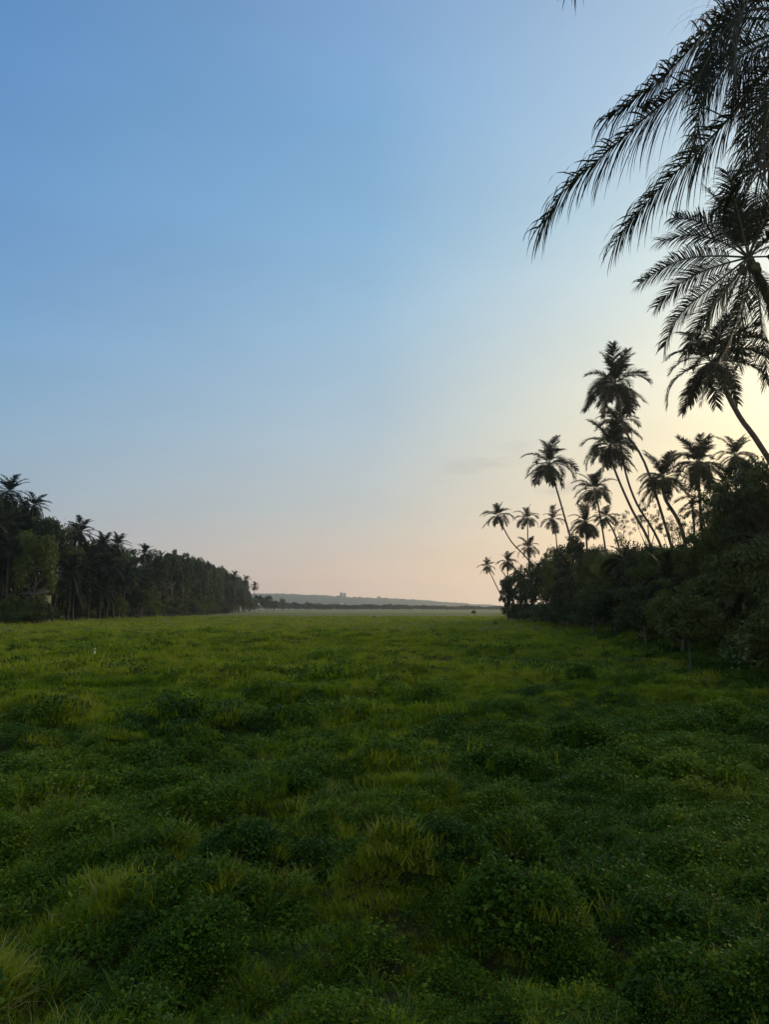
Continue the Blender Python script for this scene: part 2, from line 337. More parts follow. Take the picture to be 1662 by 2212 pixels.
def scatter(name, col, P, rz, sc, tilt, idx):
    me = bpy.data.meshes.new(name+'_points'); n = len(P)
    me.vertices.add(n); me.vertices.foreach_set('co', P.astype(np.float32).ravel())
    rot = np.stack([tilt[:, 0], tilt[:, 1], rz], 1).astype(np.float32)
    a = me.attributes.new('rot', 'FLOAT_VECTOR', 'POINT'); a.data.foreach_set('vector', rot.ravel())
    a = me.attributes.new('sc', 'FLOAT', 'POINT'); a.data.foreach_set('value', sc.astype(np.float32))
    a = me.attributes.new('ix', 'INT', 'POINT'); a.data.foreach_set('value', idx.astype(np.int32))
    o = obj(name, me)
    ng = bpy.data.node_groups.new(name+'_nodes', 'GeometryNodeTree')
    ng.interface.new_socket('Geometry', in_out='INPUT', socket_type='NodeSocketGeometry'); ng.interface.new_socket('Geometry', in_out='OUTPUT', socket_type='NodeSocketGeometry')
    gi = ng.nodes.new('NodeGroupInput'); go = ng.nodes.new('NodeGroupOutput')
    ip = ng.nodes.new('GeometryNodeInstanceOnPoints'); ci = ng.nodes.new('GeometryNodeCollectionInfo')
    ci.inputs['Collection'].default_value = col; ci.inputs['Separate Children'].default_value = True; ci.inputs['Reset Children'].default_value = True
    def at(nm, ty):
        x = ng.nodes.new('GeometryNodeInputNamedAttribute'); x.data_type = ty; x.inputs[0].default_value = nm; return x.outputs[0]
    L = ng.links
    L.new(gi.outputs[0], ip.inputs['Points']); L.new(ci.outputs[0], ip.inputs['Instance']); ip.inputs['Pick Instance'].default_value = True
    L.new(at('ix', 'INT'), ip.inputs['Instance Index']); L.new(at('rot', 'FLOAT_VECTOR'), ip.inputs['Rotation']); L.new(at('sc', 'FLOAT'), ip.inputs['Scale'])
    L.new(ip.outputs[0], go.inputs[0])
    md = o.modifiers.new('scatter', 'NODES'); md.node_group = ng
    return o
def band(g, r0, r1, dens, half=R(37)):
    n = int(.5*(r1*r1-r0*r0)*2*half*dens)
    r = np.sqrt(g.uniform(r0*r0, r1*r1, n)); a = g.uniform(-half, half, n)
    keep = g.uniform(size=n) < smooth(0, .12, (r-r0)/(r1-r0)+.03)*smooth(1.0, .85, (r-r0)/(r1-r0))+.0
    return (r*np.sin(a))[keep], (r*np.cos(a))[keep]
def cover_amount(x, y):
    th = x/np.maximum(y, 1)
    n = vnoise(x*.25, y*.25, 77)*.4+vnoise(x*.8, y*.8, 78)*.3+vnoise(x*2.6, y*2.6, 79)*.3
    return .12+.80*smooth(.36, .60, n + .50*th - .009*y + .05 + .24*smooth(24, 8, y))
GR = np.random.default_rng(4)
def plant_field():
    sets = {'near': ([tuft(100+i, 80, .15, .155, .0085, 1.2, 3, .04) for i in range(5)]+[tuft(110, 40, .12, .30, .007, 1.2, 3, .2)], [cover_tuft(200+i, 190, .21, .19, .030) for i in range(3)]+[cover_tuft(205, 90, .20, .24, .045), cover_tuft(206, 44, .15, .34, .052), cover_tuft(207, 150, .26, .12, .022)]),
            'mid': ([tuft(120+i, 90, .27, .175, .015, .8, 2, .06) for i in range(4)], [cover_tuft(220+i, 200, .32, .24, .05) for i in range(4)]),
            'far': ([tuft(140+i, 80, .55, .24, .036, .6, 2, .08) for i in range(4)], [cover_tuft(240+i, 140, .6, .30, .10) for i in range(3)]),
            'vast': ([tuft(160+i, 60, 1.3, .24, .08, .5, 2, .12) for i in range(4)], None)}
    spec = {'near': (3.2, 12, 135), 'mid': (9.5, 30, 40), 'far': (25, 85, 7.5), 'vast': (72, 230, .5)}
    out = []
    for k, (r0, r1, de) in spec.items():
        gt, ct = sets[k]; x, y = band(GR, r0, r1, de); z = gh(x, y)
        st = np.hypot(gh(x+.1, y)-z, gh(x, y+.1)-z)/.1; ex = np.concatenate([np.flatnonzero(st > q) for q in (.35, .6, .9)])   # steep flanks carry more plants per metre of plan
        x = np.r_[x, x[ex]+GR.normal(0, .08*math.sqrt(r1/12), len(ex))]; y = np.r_[y, y[ex]+GR.normal(0, .08*math.sqrt(r1/12), len(ex))]; z = gh(x, y)
        e = .25; sx = (gh(x+e, y)-gh(x-e, y))/(2*e); sy = (gh(x, y+e)-gh(x, y-e))/(2*e)
        rel = z-(gh(x+.6, y)+gh(x-.6, y)+gh(x, y+.6)+gh(x, y-.6))/4
        kp = GR.uniform(size=len(x)) < (.97+.03*smooth(-.08, .0, rel) if r1 < 100 else 1.0+0*rel)
        x, y, z, sx, sy, rel = (v[kp] for v in (x, y, z, sx, sy, rel))
        isc = GR.uniform(size=len(x)) < cover_amount(x, y)*.9 if ct else np.zeros(len(x), bool)
        short = (.55+.55*vnoise(x*.3, y*.3, 90))*(.95+1.6*np.clip(rel, -.10, .2))
        for nm, meshes, m in (('grass', gt, ~isc), ('ground_cover', ct, isc)):
            if meshes is None or not m.any(): continue
            n = int(m.sum()); P = np.stack([x[m], y[m], z[m]], 1)
            s = GR.uniform(.5, 1.35, n)*short[m]*(1.0 if nm == 'grass' else .9)
            tl = np.stack([np.arctan(sy[m])*.7, -np.arctan(sx[m])*.7], 1)+GR.normal(0, .12, (n, 2))
            out.append((scatter(nm, source_collection(nm+'_'+k, meshes), P, GR.uniform(0, 6.283, n), s, tl, GR.integers(0, len(meshes), n)), nm, k))
    wd = {'near': 'closest to the viewer', 'mid': 'in the middle of the foreground', 'far': 'across the middle of the field', 'vast': 'thinning out over the far field'}
    for o, nm, k in out:
        if nm == 'grass': tag(o, 'tufted yellow green meadow grass '+wd[k], 'grass', kind='stuff')
        else: tag(o, 'dark creeping leaves covering the tussocks '+wd[k], 'ground cover', kind='stuff')
plant_field()

# ------------------------------------------------------------------ palms
UP = np.array((0, 0, 1.))
def frond_geo(C, g, nleaf, llen, wid, droop, rach, segs=3, start=.16, ragged=.12, side_hint=None, vee=.25, stop=1.0, sweep=26, tipf=.5, jit=.08):
    """C: midrib points. returns leaflets V,Q and midrib V,Q"""
    n = len(C); T = np.gradient(C, axis=0); T /= np.linalg.norm(T, axis=1)[:, None]
    V = []; Q = []
    for s in np.linspace(start, stop, nleaf):
        f = s*(n-1); i = min(int(f), n-2); u = f-i; P0 = C[i]*(1-u)+C[i+1]*u; t = T[i]*(1-u)+T[i+1]*u
        sd = np.cross(t, UP) if side_hint is None else np.cross(t, side_hint)
        ns = np.linalg.norm(sd); sd = sd/ns if ns > .05 else np.array((1., 0, 0)); nn = np.cross(sd, t)
        prof = min(1, .45+2.2*(s-start))*(1-tipf*max(0, s-.55)/.45)
        for sg in (-1, 1):
            if g.uniform() < ragged*.4: continue
            L = llen*prof*(g.uniform(.82, 1.12) if jit < .1 else g.uniform(.6, 1.3)); a = R(sweep+30*s)+g.normal(0, jit)
            d = sd*sg*math.cos(a)+t*math.sin(a)+nn*vee*g.uniform(.3, 1.2); d /= np.linalg.norm(d)
            w = wid*g.uniform(.8, 1.15)*(.7+.3*prof); p = P0.copy(); k0 = len(V); dr = droop*g.uniform(.55, 1.5)
            for k in range(segs+1):
                wv = t-d*np.dot(t, d); wv /= np.linalg.norm(wv)+1e-6
                ww = w*(.9, 1, .08)[k] if segs == 2 else w*(1-(k/segs)**2.2*.94)*(.75 if k == 0 else 1)
                V += [p-wv*ww/2, p+wv*ww/2]
                p = p+d*L/segs; d = d+np.array((0, 0, -1.))*dr*(.6+.5*k)/segs+g.normal(0, .12/segs, 3); d /= np.linalg.norm(d)
            for k in range(segs): Q.append((k0+2*k, k0+2*k+1, k0+2*k+3, k0+2*k+2))
    mb = MB(); mb.tube(C, rach*(1-.85*np.linspace(0, 1, n)), 5)
    return np.array(V), np.array(Q), mb.V[0], mb.Q[0]
def frond_mesh(name, C, g, mat=None, **kw):
    V, Q, RV, RQ = frond_geo(C, g, **kw)
    return mk_mesh(name, np.vstack([V, RV]), np.vstack([Q, RQ+len(V)]), [mat or M_PALM, M_RACHIS], False, [0]*len(Q)+[1]*len(RQ))
def curve_local(elev, sag, L=1.0, n=14, twist=0.0):
    """midrib leaving the origin at an elevation and bowing down; runs along +X"""
    P = [np.zeros(3)]; e = elev; a = 0.0
    for i in range(n-1):
        s = i/(n-1); P.append(P[-1]+np.array((math.cos(e)*math.cos(a), math.cos(e)*math.sin(a), math.sin(e)))*L/(n-1))
        e -= sag*(.5+1.0*s)/(n-1); e = max(e, -1.5); a += twist/(n-1)
    return np.array(P)
FR = []           # (elevation, mesh) shared frond shapes, length 1 x 4.2 m
def build_frond_set():
    g = np.random.default_rng(7)
    for el in (80, 62, 45, 28, 12, -5, -25, -48, -66):
        for v in range(2):
            C = curve_local(R(el+g.normal(0, 3)), (g.uniform(1.4, 1.9) if el > -10 else g.uniform(.5, .9)) if el < 60 else g.uniform(.6, 1.0), 4.2, twist=g.normal(0, .25))
            FR.append((el, frond_mesh('palm_frond', C, g, nleaf=56, llen=1.3, wid=.088, droop=g.uniform(.9, 1.6), rach=.035, segs=2, ragged=.25, sweep=22)))
build_frond_set()
def crown_mesh(seed, nf=24):
    """a whole crown as one mesh, for palms too far off to show single fronds"""
    g = np.random.default_rng(seed); Vs = []; Qs = []; mi = []; k = 0
    for i in range(nf):
        el = R(82-125*(i/(nf-1))**.85+g.normal(0, 6)); a = i*2.4+g.normal(0, .25)
        C = curve_local(el, g.uniform(.8, 1.5), 4.2*g.uniform(.85, 1.1), 9)
        V, Q, RV, RQ = frond_geo(C, g, nleaf=24, llen=1.25, wid=.15, droop=1.1, rach=.04, segs=2, ragged=.2)
        ca, sa = math.cos(a), math.sin(a); M = np.array([[ca, -sa, 0], [sa, ca, 0], [0, 0, 1]])
        Vs += [V@M.T, RV@M.T]; Qs += [Q+k, RQ+k+len(V)]; k += len(V)+len(RV)
    return mk_mesh('palm_crown', np.vstack(Vs), np.vstack(Qs), [M_PALM])
def trunk_mesh(P, r0, r1, k=9):
    C = spline(P, 26); t = np.linspace(0, 1, 26); rad = r0+(r1-r0)*t+.5*r0*np.exp(-t*22)+.25*r1*np.exp(-(1-t)*16)
    mb = MB(); mb.tube(C, rad, k); return mb.build('trunk', [M_TRUNK], True)
def nut_mesh():
    import bmesh
    bm = bmesh.new(); bmesh.ops.create_icosphere(bm, subdivisions=2, radius=.12); bmesh.ops.scale(bm, vec=(1, 1, 1.25), verts=bm.verts)
    me = bpy.data.meshes.new('coconut'); bm.to_mesh(me); bm.free(); me.materials.append(M_NUT)
    for p in me.polygons: p.use_smooth = True
    return me
NUT = nut_mesh()
PR = random.Random(11)
def palm(label, cx, cy, rpx, D, via, bx, Db=None, nf=24, nuts=0, group='coconut palms of the right bank', dense=1.0, low=-42, r_tr=(.16, .10), skirt=0, seed=None):
    """a coconut palm: crown seen at (cx,cy), trunk passing the via points, foot at bx"""
    Db = Db or D; c = ray(cx, cy, D); foot = ray(bx, 1314, Db); foot[2] = gz(foot[0], foot[1])-.15
    o = bpy.data.objects.new('coconut_palm', None); COL.objects.link(o); o.location = foot
    tag(o, label, 'palm tree', group)
    pts = [np.zeros(3)]
    for (vx, vy) in reversed(via):
        tt_ = (1314+50-vy)/(1314+50-cy); q = ray(vx, vy, Db+(D-Db)*tt_); pts.append(q-foot)
    pts.append(c-foot)
    obj('trunk', trunk_mesh(pts, *r_tr), o)
    sc = (rpx*.88/F*D)/3.35
    pr = random.Random(seed if seed is not None else int(cx*7+cy))
    fs = pr.uniform(.95, 1.1); skirt = skirt or pr.choice((0, 1, 2, 2)); wob = pr.uniform(.06, .2)
    axis = (c-foot)-(pts[-2]); axis = axis/np.linalg.norm(axis)
    for i in range(nf):
        f = i/(nf-1); el = 84-(84-low)*f**.8+pr.gauss(0, 5)
        cand = sorted(FR, key=lambda q: abs(q[0]-el))[:2]; me = cand[pr.randrange(2)][1]
        s = sc*pr.uniform(.78, 1.18)*(1 if el > -30 else .85)*fs
        fo = obj('frond', me, o, tuple(c-foot+np.array((0, 0, .1*sc))), (pr.gauss(0, wob), pr.gauss(0, wob), i*2.399+pr.gauss(0, .3)), s)
    for i in range(nuts):
        a = i*2.4; obj('coconut', NUT, o, tuple(c-foot+np.array((math.cos(a)*.28, math.sin(a)*.28, -.30-.1*(i % 3)))), (pr.uniform(-.4, .4), pr.uniform(-.4, .4), a), sc*1.1)
    for i in range(skirt):
        a = pr.uniform(0, 6.28); me = dead_frond(); fo = obj('dead_frond', me, o, tuple(c-foot-np.array((0, 0, .25))), (0, 0, a), sc*pr.uniform(.7, 1)); fo['label'] = 'dry grey brown frond hanging down'
    return o
_dead = []
def dead_frond():
    if not _dead:
        g = np.random.default_rng(5)
        _dead.append(frond_mesh('dead_frond', curve_local(R(-55), .55, 3.0), g, M_DEAD, nleaf=30, llen=.8, wid=.05, droop=2.6, rach=.04, segs=2, ragged=.5))
    return _dead[0]
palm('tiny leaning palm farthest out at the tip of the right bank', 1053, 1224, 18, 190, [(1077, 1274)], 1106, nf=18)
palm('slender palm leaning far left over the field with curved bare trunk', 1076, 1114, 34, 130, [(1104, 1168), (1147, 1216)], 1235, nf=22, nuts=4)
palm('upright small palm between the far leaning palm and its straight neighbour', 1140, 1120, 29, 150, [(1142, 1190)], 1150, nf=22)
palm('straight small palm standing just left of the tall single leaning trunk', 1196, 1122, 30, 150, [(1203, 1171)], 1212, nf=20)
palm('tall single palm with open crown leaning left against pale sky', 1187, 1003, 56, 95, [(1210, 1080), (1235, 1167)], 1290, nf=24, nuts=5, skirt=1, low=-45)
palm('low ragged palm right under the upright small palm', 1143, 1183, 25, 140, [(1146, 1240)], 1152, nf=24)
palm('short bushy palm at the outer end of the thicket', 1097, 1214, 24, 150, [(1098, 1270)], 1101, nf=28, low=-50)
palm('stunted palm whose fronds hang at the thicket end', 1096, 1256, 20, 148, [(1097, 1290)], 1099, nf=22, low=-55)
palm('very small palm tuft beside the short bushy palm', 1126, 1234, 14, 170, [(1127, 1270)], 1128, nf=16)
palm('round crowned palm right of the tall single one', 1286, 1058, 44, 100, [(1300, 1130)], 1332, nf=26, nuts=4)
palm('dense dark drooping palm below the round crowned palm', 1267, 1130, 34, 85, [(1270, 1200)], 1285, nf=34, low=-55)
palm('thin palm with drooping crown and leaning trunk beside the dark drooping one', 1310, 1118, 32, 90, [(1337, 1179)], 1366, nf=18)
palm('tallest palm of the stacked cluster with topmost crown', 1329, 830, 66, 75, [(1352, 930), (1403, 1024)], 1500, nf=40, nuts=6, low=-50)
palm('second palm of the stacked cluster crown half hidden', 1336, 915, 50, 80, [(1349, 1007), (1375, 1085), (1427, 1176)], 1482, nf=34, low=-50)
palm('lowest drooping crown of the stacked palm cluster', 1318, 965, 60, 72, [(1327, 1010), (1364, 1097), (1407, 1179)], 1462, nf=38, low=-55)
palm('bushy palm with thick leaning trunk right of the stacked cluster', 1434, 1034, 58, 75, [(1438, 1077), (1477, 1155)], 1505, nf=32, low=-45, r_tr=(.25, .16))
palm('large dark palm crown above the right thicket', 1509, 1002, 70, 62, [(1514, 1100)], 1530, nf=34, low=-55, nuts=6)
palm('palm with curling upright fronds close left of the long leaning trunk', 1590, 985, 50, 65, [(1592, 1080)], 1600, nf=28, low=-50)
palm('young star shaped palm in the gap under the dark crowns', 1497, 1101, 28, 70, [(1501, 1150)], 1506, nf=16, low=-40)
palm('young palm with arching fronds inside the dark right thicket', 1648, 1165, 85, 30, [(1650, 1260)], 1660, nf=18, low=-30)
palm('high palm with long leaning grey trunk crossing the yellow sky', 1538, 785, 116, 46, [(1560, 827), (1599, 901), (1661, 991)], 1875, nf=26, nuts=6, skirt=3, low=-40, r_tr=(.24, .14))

for cx_, cy_, r_, D_, lb_ in [(1352, 1216, 46, 62, 'low palm half buried in the thicket under the stacked cluster'), (1440, 1262, 60, 44, 'low palm with arching fronds buried in the middle of the right thicket'),
        (1552, 1100, 70, 46, 'palm crown pushing out of the great dark mass on the right'), (1230, 1232, 30, 88, 'buried palm crown near the bright gap of stems'), (1608, 1290, 85, 28, 'young palm clump low on the bank at the right edge')]:
    palm(lb_, cx_, cy_, r_, D_, [(cx_+2, cy_+25)], cx_+6, nf=20, low=-30)

def custom_palm(label, c, foot, via, fronds, sc, extra, seed, kw, skirt=0, r_tr=(.19, .13)):
    foot = np.array((foot[0], foot[1], gz(foot[0], foot[1])-.2))
    o = bpy.data.objects.new('coconut_palm', None); COL.objects.link(o); o.location = foot
    tag(o, label, 'palm tree', 'coconut palms of the right bank')
    obj('trunk', trunk_mesh([np.zeros(3)]+[v-foot for v in via]+[c-foot], *r_tr, k=14), o)
    g = np.random.default_rng(seed)
    for pts in fronds:
        P = np.vstack([[c], [ray(*p) for p in pts]]); C = spline(P, 30)-foot; rl = R(g.uniform(15, 60)); hint = np.array((0, math.sin(rl), math.cos(rl)))
        L = np.linalg.norm(np.diff(C, axis=0), axis=1).sum(); k = dict(kw); k['nleaf'] = int(kw['nleaf']*min(1.2, max(.5, L/4.5)))
        obj('frond', frond_mesh('palm_frond', C, g, side_hint=hint, **k), o)
    pr = random.Random(seed)
    for i in range(extra):
        f = i/max(1, extra-1); el = 85-100*f+pr.gauss(0, 5); me = sorted(FR, key=lambda q: abs(q[0]-el))[pr.randrange(2)][1]
        obj('frond', me, o, tuple(c-foot), (pr.gauss(0, .06), pr.gauss(0, .06), pr.uniform(-1.7, 1.2)), sc*pr.uniform(.9, 1.1))
    for i in range(skirt):
        fo = obj('dead_frond', dead_frond(), o, tuple(c-foot-np.array((0, 0, .2))), (0, 0, (math.pi*(.75+.5*pr.random()))), sc*pr.uniform(.8, 1)); fo['label'] = 'dry grey brown frond hanging down'
    for i in range(7):
        a = i*2.4; obj('coconut', NUT, o, tuple(c-foot+np.array((math.cos(a)*.3, math.sin(a)*.3, -.35-.12*(i % 3)))), (pr.uniform(-.4, .4), 0, a), 1.1)
    return o
# the big palm beyond the overhanging one
D = 27
c19 = ray(1618, 556, D)
custom_palm('broad silhouetted palm reaching in from the right edge under the nearest fronds', c19, (16.5, 27.5), [ray(1665, 640, D+.3), ray(1735, 780, D+.5), ray(1830, 1000, D+.8)],
    [[(1598, 470, D-.2), (1580, 400, D-.6), (1572, 372, D-.9)],
     [(1560, 500, D-.8), (1505, 478, D-1.8), (1458, 470, D-2.6)],
     [(1555, 520, D+.4), (1490, 508, D+.9), (1430, 520, D+1.3)],
     [(1545, 553, D-.6), (1480, 560, D-1.4), (1425, 585, D-2), (1385, 610, D-2.4)],
     [(1550, 575, D+.6), (1490, 600, D+1.3), (1450, 630, D+1.8), (1418, 662, D+2)],
     [(1550, 610, D-.5), (1490, 660, D-1.2), (1455, 700, D-1.6), (1436, 748, D-1.8)],
     [(1560, 640, D+.6), (1510, 700, D+1.2), (1480, 770, D+1.4)],
     [(1600, 660, D-.7), (1575, 740, D-1.2), (1540, 800, D-1.5)],
     [(1640, 640, D-.5), (1648, 720, D-.9), (1660, 825, D-1.1)],
     [(1650, 600, D-.5), (1700, 690, D-1), (1715, 800, D-1.3)],
     [(1590, 520, D+1), (1560, 450, D+2), (1530, 410, D+2.8)],
     [(1650, 480, D-.8), (1690, 420, D-1.6), (1740, 400, D-2.4)],
     [(1640, 490, D+.8), (1660, 420, D+1.5), (1690, 370, D+2)],
     [(1590, 600, D-1.2), (1545, 650, D-2.4), (1530, 720, D-3.1)],
     [(1620, 610, D+1), (1600, 700, D+1.6), (1598, 790, D+1.8)]],
    1.0, 8, 19, dict(nleaf=86, llen=1.05, wid=.042, droop=1.3, rach=.045, segs=3, ragged=.2, sweep=32, tipf=.45), skirt=3)
# the nearest palm: only its fronds hang into the frame
D = 11
c20 = ray(1722, 62, D)
custom_palm('nearest palm whose long dark fronds hang into the top right corner', c20, (8.6, 11.6), [ray(1760, 330, D+.1), ray(1850, 800, D+.3)],
    [[(1640, 85, D-.2), (1560, 128, D-.5), (1474, 190, D-.8), (1386, 262, D-1.05), (1298, 341, D-1.25), (1230, 400, D-1.35), (1190, 455, D-1.4), (1168, 490, D-1.4)],
     [(1660, 0, D-.3), (1605, 8, D-.6), (1528, 66, D-.9), (1460, 140, D-1.2), (1386, 203, D-1.45), (1315, 252, D-1.6)],
     [(1670, 130, D+.1), (1620, 200, D+.2), (1565, 268, D+.2), (1500, 335, D+.2), (1430, 402, D+.2), (1370, 470, D+.1), (1330, 525, D+.1)],
     [(1660, 90, D-.6), (1590, 130, D-1.2), (1530, 190, D-1.7), (1505, 260, D-2.0), (1500, 320, D-2.1)],
     [(1680, 140, D-.5), (1640, 220, D-.9), (1615, 300, D-1.1), (1605, 370, D-1.2)],
     [(1700, 160, D+.4), (1670, 240, D+.7), (1650, 330, D+.8)],
     [(1690, 260, D+.7), (1650, 350, D+1.0), (1595, 395, D+1.2), (1555, 450, D+1.3)],
     [(1640, 40, D+.6), (1560, 50, D+1.3), (1530, 110, D+1.7), (1515, 200, D+1.9)],
     [(1640, -90, D-.3), (1500, -200, D-.8), (1350, -190, D-1.3), (1238, -42, D-1.7)],
     [(1690, 0, D-.8), (1640, -30, D-1.6), (1600, 40, D-2.4), (1585, 150, D-2.8)],
     [(1680, 90, D+.9), (1620, 130, D+1.8), (1580, 220, D+2.3)],
     [(1800, 60, D-.7), (1900, 150, D-1.2), (1960, 300, D-1.4)],
     [(1760, -80, D+.4), (1800, -200, D+.8), (1860, -260, D+1)],
     [(1740, 60, D+1), (1745, 110, D+2.2), (1735, 220, D+3.1)],
     [(1690, 110, D+1), (1630, 150, D+2.1), (1600, 250, D+2.8)],
     [(1700, 130, D-.9), (1670, 200, D-1.5), (1650, 290, D-1.9)], [(1660, 20, D-.6), (1590, 40, D-1.3), (1540, 110, D-1.8), (1500, 190, D-2.1)]],
    1.0, 0, 20, dict(nleaf=112, llen=1.0, wid=.025, droop=1.35, rach=.03, segs=5, ragged=.45, vee=.1, sweep=40, tipf=.5, jit=.16), skirt=2)

# ------------------------------------------------------------------ broadleaf trees and shrubs
def foliage(seed, rad, ncl, nl, leaf, mat, flat=.8, low=-.55, clr=.3, hollow=.35, name='foliage'):
    """leaf-sized faces gathered in clumps through an uneven crown of unit centre"""
    g = np.random.default_rng(seed)
    d = rand_dirs(g, ncl, .25); d = d[d[:, 2] > low] if low > -1 else d
    lump = .72+.5*vnoise(d[:, 0]*2.1+seed, d[:, 1]*2.1+d[:, 2]*1.7, seed)
    r = (hollow+(1-hollow)*g.uniform(size=len(d))**.55)*lump
    cen = d*r[:, None]*rad; cen[:, 2] *= flat
    cr = rad*clr*g.uniform(.55, 1.25, len(cen)); k = g.integers(0, len(cen), nl)
    off = rand_dirs(g, nl)*(g.uniform(size=nl)**.5)[:, None]; off[:, 2] *= .65
    P = cen[k]+off*cr[k][:, None]
    Nn = rand_dirs(g, nl, .9); U = np.cross(Nn, rand_dirs(g, nl)); U /= np.linalg.norm(U, axis=1)[:, None]; U[:, 2] -= .25
    L = leaf*g.uniform(.6, 1.3, nl)
    V, Q = leaf_quads(P, Nn, U, L, L*.55)
    return mk_mesh(name, V, Q, [mat])
def limbs_mesh(seed, h, rad, r0, n=7):
    g = np.random.default_rng(seed); mb = MB()
    top = np.array((g.normal(0, .25), g.normal(0, .25), h)); mid = np.array((g.normal(0, .2), g.normal(0, .2), h*.5))
    C = spline([(0, 0, -.3), mid, top], 12); mb.tube(C, r0*(1.25-.85*np.linspace(0, 1, 12)), 8)
    for i in range(n):
        s = .45+.5*i/n; b = C[int(s*11)]; a = i*2.4+g.normal(0, .3); e = g.uniform(.25, .9); L = rad*g.uniform(.6, 1.0)
        p2 = b+np.array((math.cos(a), math.sin(a), e))*L*.5; p3 = p2+np.array((math.cos(a), math.sin(a), e*1.3))*L*.45
        mb.tube(spline([b, p2, p3], 7), r0*np.linspace(.5, .12, 7), 6)
    return mb.build('trunk', [M_BARK], True)
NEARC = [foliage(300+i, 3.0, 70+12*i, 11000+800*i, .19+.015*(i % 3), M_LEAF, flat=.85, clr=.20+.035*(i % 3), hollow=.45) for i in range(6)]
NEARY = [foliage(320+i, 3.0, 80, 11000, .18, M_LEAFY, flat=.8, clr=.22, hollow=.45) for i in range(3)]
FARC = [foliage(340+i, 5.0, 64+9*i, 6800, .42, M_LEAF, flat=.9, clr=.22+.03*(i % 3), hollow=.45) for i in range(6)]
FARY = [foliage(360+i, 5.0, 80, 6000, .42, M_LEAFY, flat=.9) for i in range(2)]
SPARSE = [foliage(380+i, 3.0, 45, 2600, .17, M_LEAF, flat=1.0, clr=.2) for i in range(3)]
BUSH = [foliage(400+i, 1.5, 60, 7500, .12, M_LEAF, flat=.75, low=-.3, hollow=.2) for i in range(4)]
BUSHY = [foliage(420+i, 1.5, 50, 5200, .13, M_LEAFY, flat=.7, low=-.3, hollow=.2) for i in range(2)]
TR_NEAR = [limbs_mesh(500+i, 4.2, 2.6, .16) for i in range(3)]
TR_FAR = [limbs_mesh(520+i, 9.5, 4.2, .26) for i in range(3)]
BR = random.Random(31)
def tree(xd, topy, D, wpx, set_='near', label=None, group=None, yel=False, sparse=False, name='broadleaf_tree', squash=1.0, bx=None):
    p = ray(xd, topy, D); x = p[0] if bx is None else bx; z0 = gz(x, D); H = max(1.2, p[2]-z0); wr = wpx/F*D
    cr, tr, cr_r, tr_h = (NEARC, TR_NEAR, 3.0, 4.2) if set_ == 'near' else (FARC, TR_FAR, 5.0, 9.5)
    if yel: cr = NEARY if set_ == 'near' else FARY
    if sparse: cr = SPARSE; cr_r = 3.0
    o = bpy.data.objects.new(name, None); COL.objects.link(o); o.location = (x, D, z0)
    tag(o, label, 'tree', group)
    rv = H*.56 if D > 550 else min(H*.49, wr*(1.3 if set_ == 'near' else 1.7)*squash); s = wr/cr_r; sz = rv/(cr_r*.95)
    obj('crown', BR.choice(cr), o, (0, 0, H-rv*.92), (0, 0, BR.uniform(0, 6.28)), (s, s, sz))
    th = (H-rv*1.1)
    obj('trunk', BR.choice(tr), o, (0, 0, 0), (0, 0, BR.uniform(0, 6.28)), (max(.4, s), max(.4, s), max(.25, th/tr_h)))
    return o
def shrub(xd, D, w, h, label, group, yel=False, X=None):
    x = (xd-831)/F*D if X is None else X; z0 = gz(x, D)
    o = bpy.data.objects.new('shrub', None); COL.objects.link(o); o.location = (x, D, z0)
    tag(o, label, 'shrub', group)
    obj('foliage', BR.choice(BUSHY if yel else BUSH), o, (0, 0, h*.42), (0, 0, BR.uniform(0, 6.28)), (w/1.5, w/1.5, h/2.0))
    obj('stem', BR.choice(TR_NEAR), o, (0, 0, 0), (0, 0, BR.uniform(0, 6.28)), (w/4, w/4, h/7))
    return o
# right thicket: front trees one by one (xd, top, distance, half width px)
GR_R = 'trees of the right thicket'
right = [
 (1096, 1262, 138, 16, 'dark narrow tree at the outermost end of the right thicket', False),
 (1118, 1248, 134, 24, 'dense dark tree second from the end of the thicket', False),
 (1150, 1232, 130, 28, 'dark tree beneath the low ragged palm', False),
 (1178, 1222, 118, 28, 'dark tree below the straight small palm', False),
 (1210, 1190, 100, 34, 'olive topped tree at the foot of the tall single palm', True),
 (1240, 1176, 92, 32, 'tall rounded tree left of the dark drooping palm', False),
 (1282, 1196, 84, 34, 'dark spreading tree behind the bright gap of stems', False),
 (1318, 1210, 72, 38, 'broad yellow green tree right of the bright gap of stems', True),
 (1352, 1180, 66, 44, 'green tree where the cluster trunks come down', True),
 (1392, 1192, 60, 46, 'dark tree hiding the feet of the stacked palms', False),
 (1432, 1178, 55, 50, 'yellow green tree right of the stacked palms trunks', True),
 (1482, 1172, 48, 60, 'wide dark tree under the young star shaped palm', False),
 (1532, 1140, 42, 60, 'dark tree at the left rim of the great dark mass', False),
 (1590, 1035, 38, 70, 'tall leafy tree with sky gaps beside the long leaning trunk', False),
 (1650, 1000, 34, 85, 'great dark tree against the right edge of the view', False),
 (1720, 985, 32, 85, 'great dark tree just past the right edge of the view', False),
 (1635, 1180, 28, 95, 'black leafy tree standing on the bank at the right edge', False),
 (1552, 1235, 33, 85, 'dark tree in front of the great dark mass', False),
 (1466, 1250, 38, 75, 'low olive tree leaning over the middle of the bank', True),
 (1392, 1268, 45, 62, 'dull green tree above the lower bank', False),
 (1335, 1280, 54, 52, 'dark tree low over the field at the bend of the thicket', False),
 (1278, 1270, 66, 40, 'low dark tree at the bend where the thicket turns away', False),
 (1225, 1262, 84, 36, 'low round tree beyond the bend of the thicket', False),
]
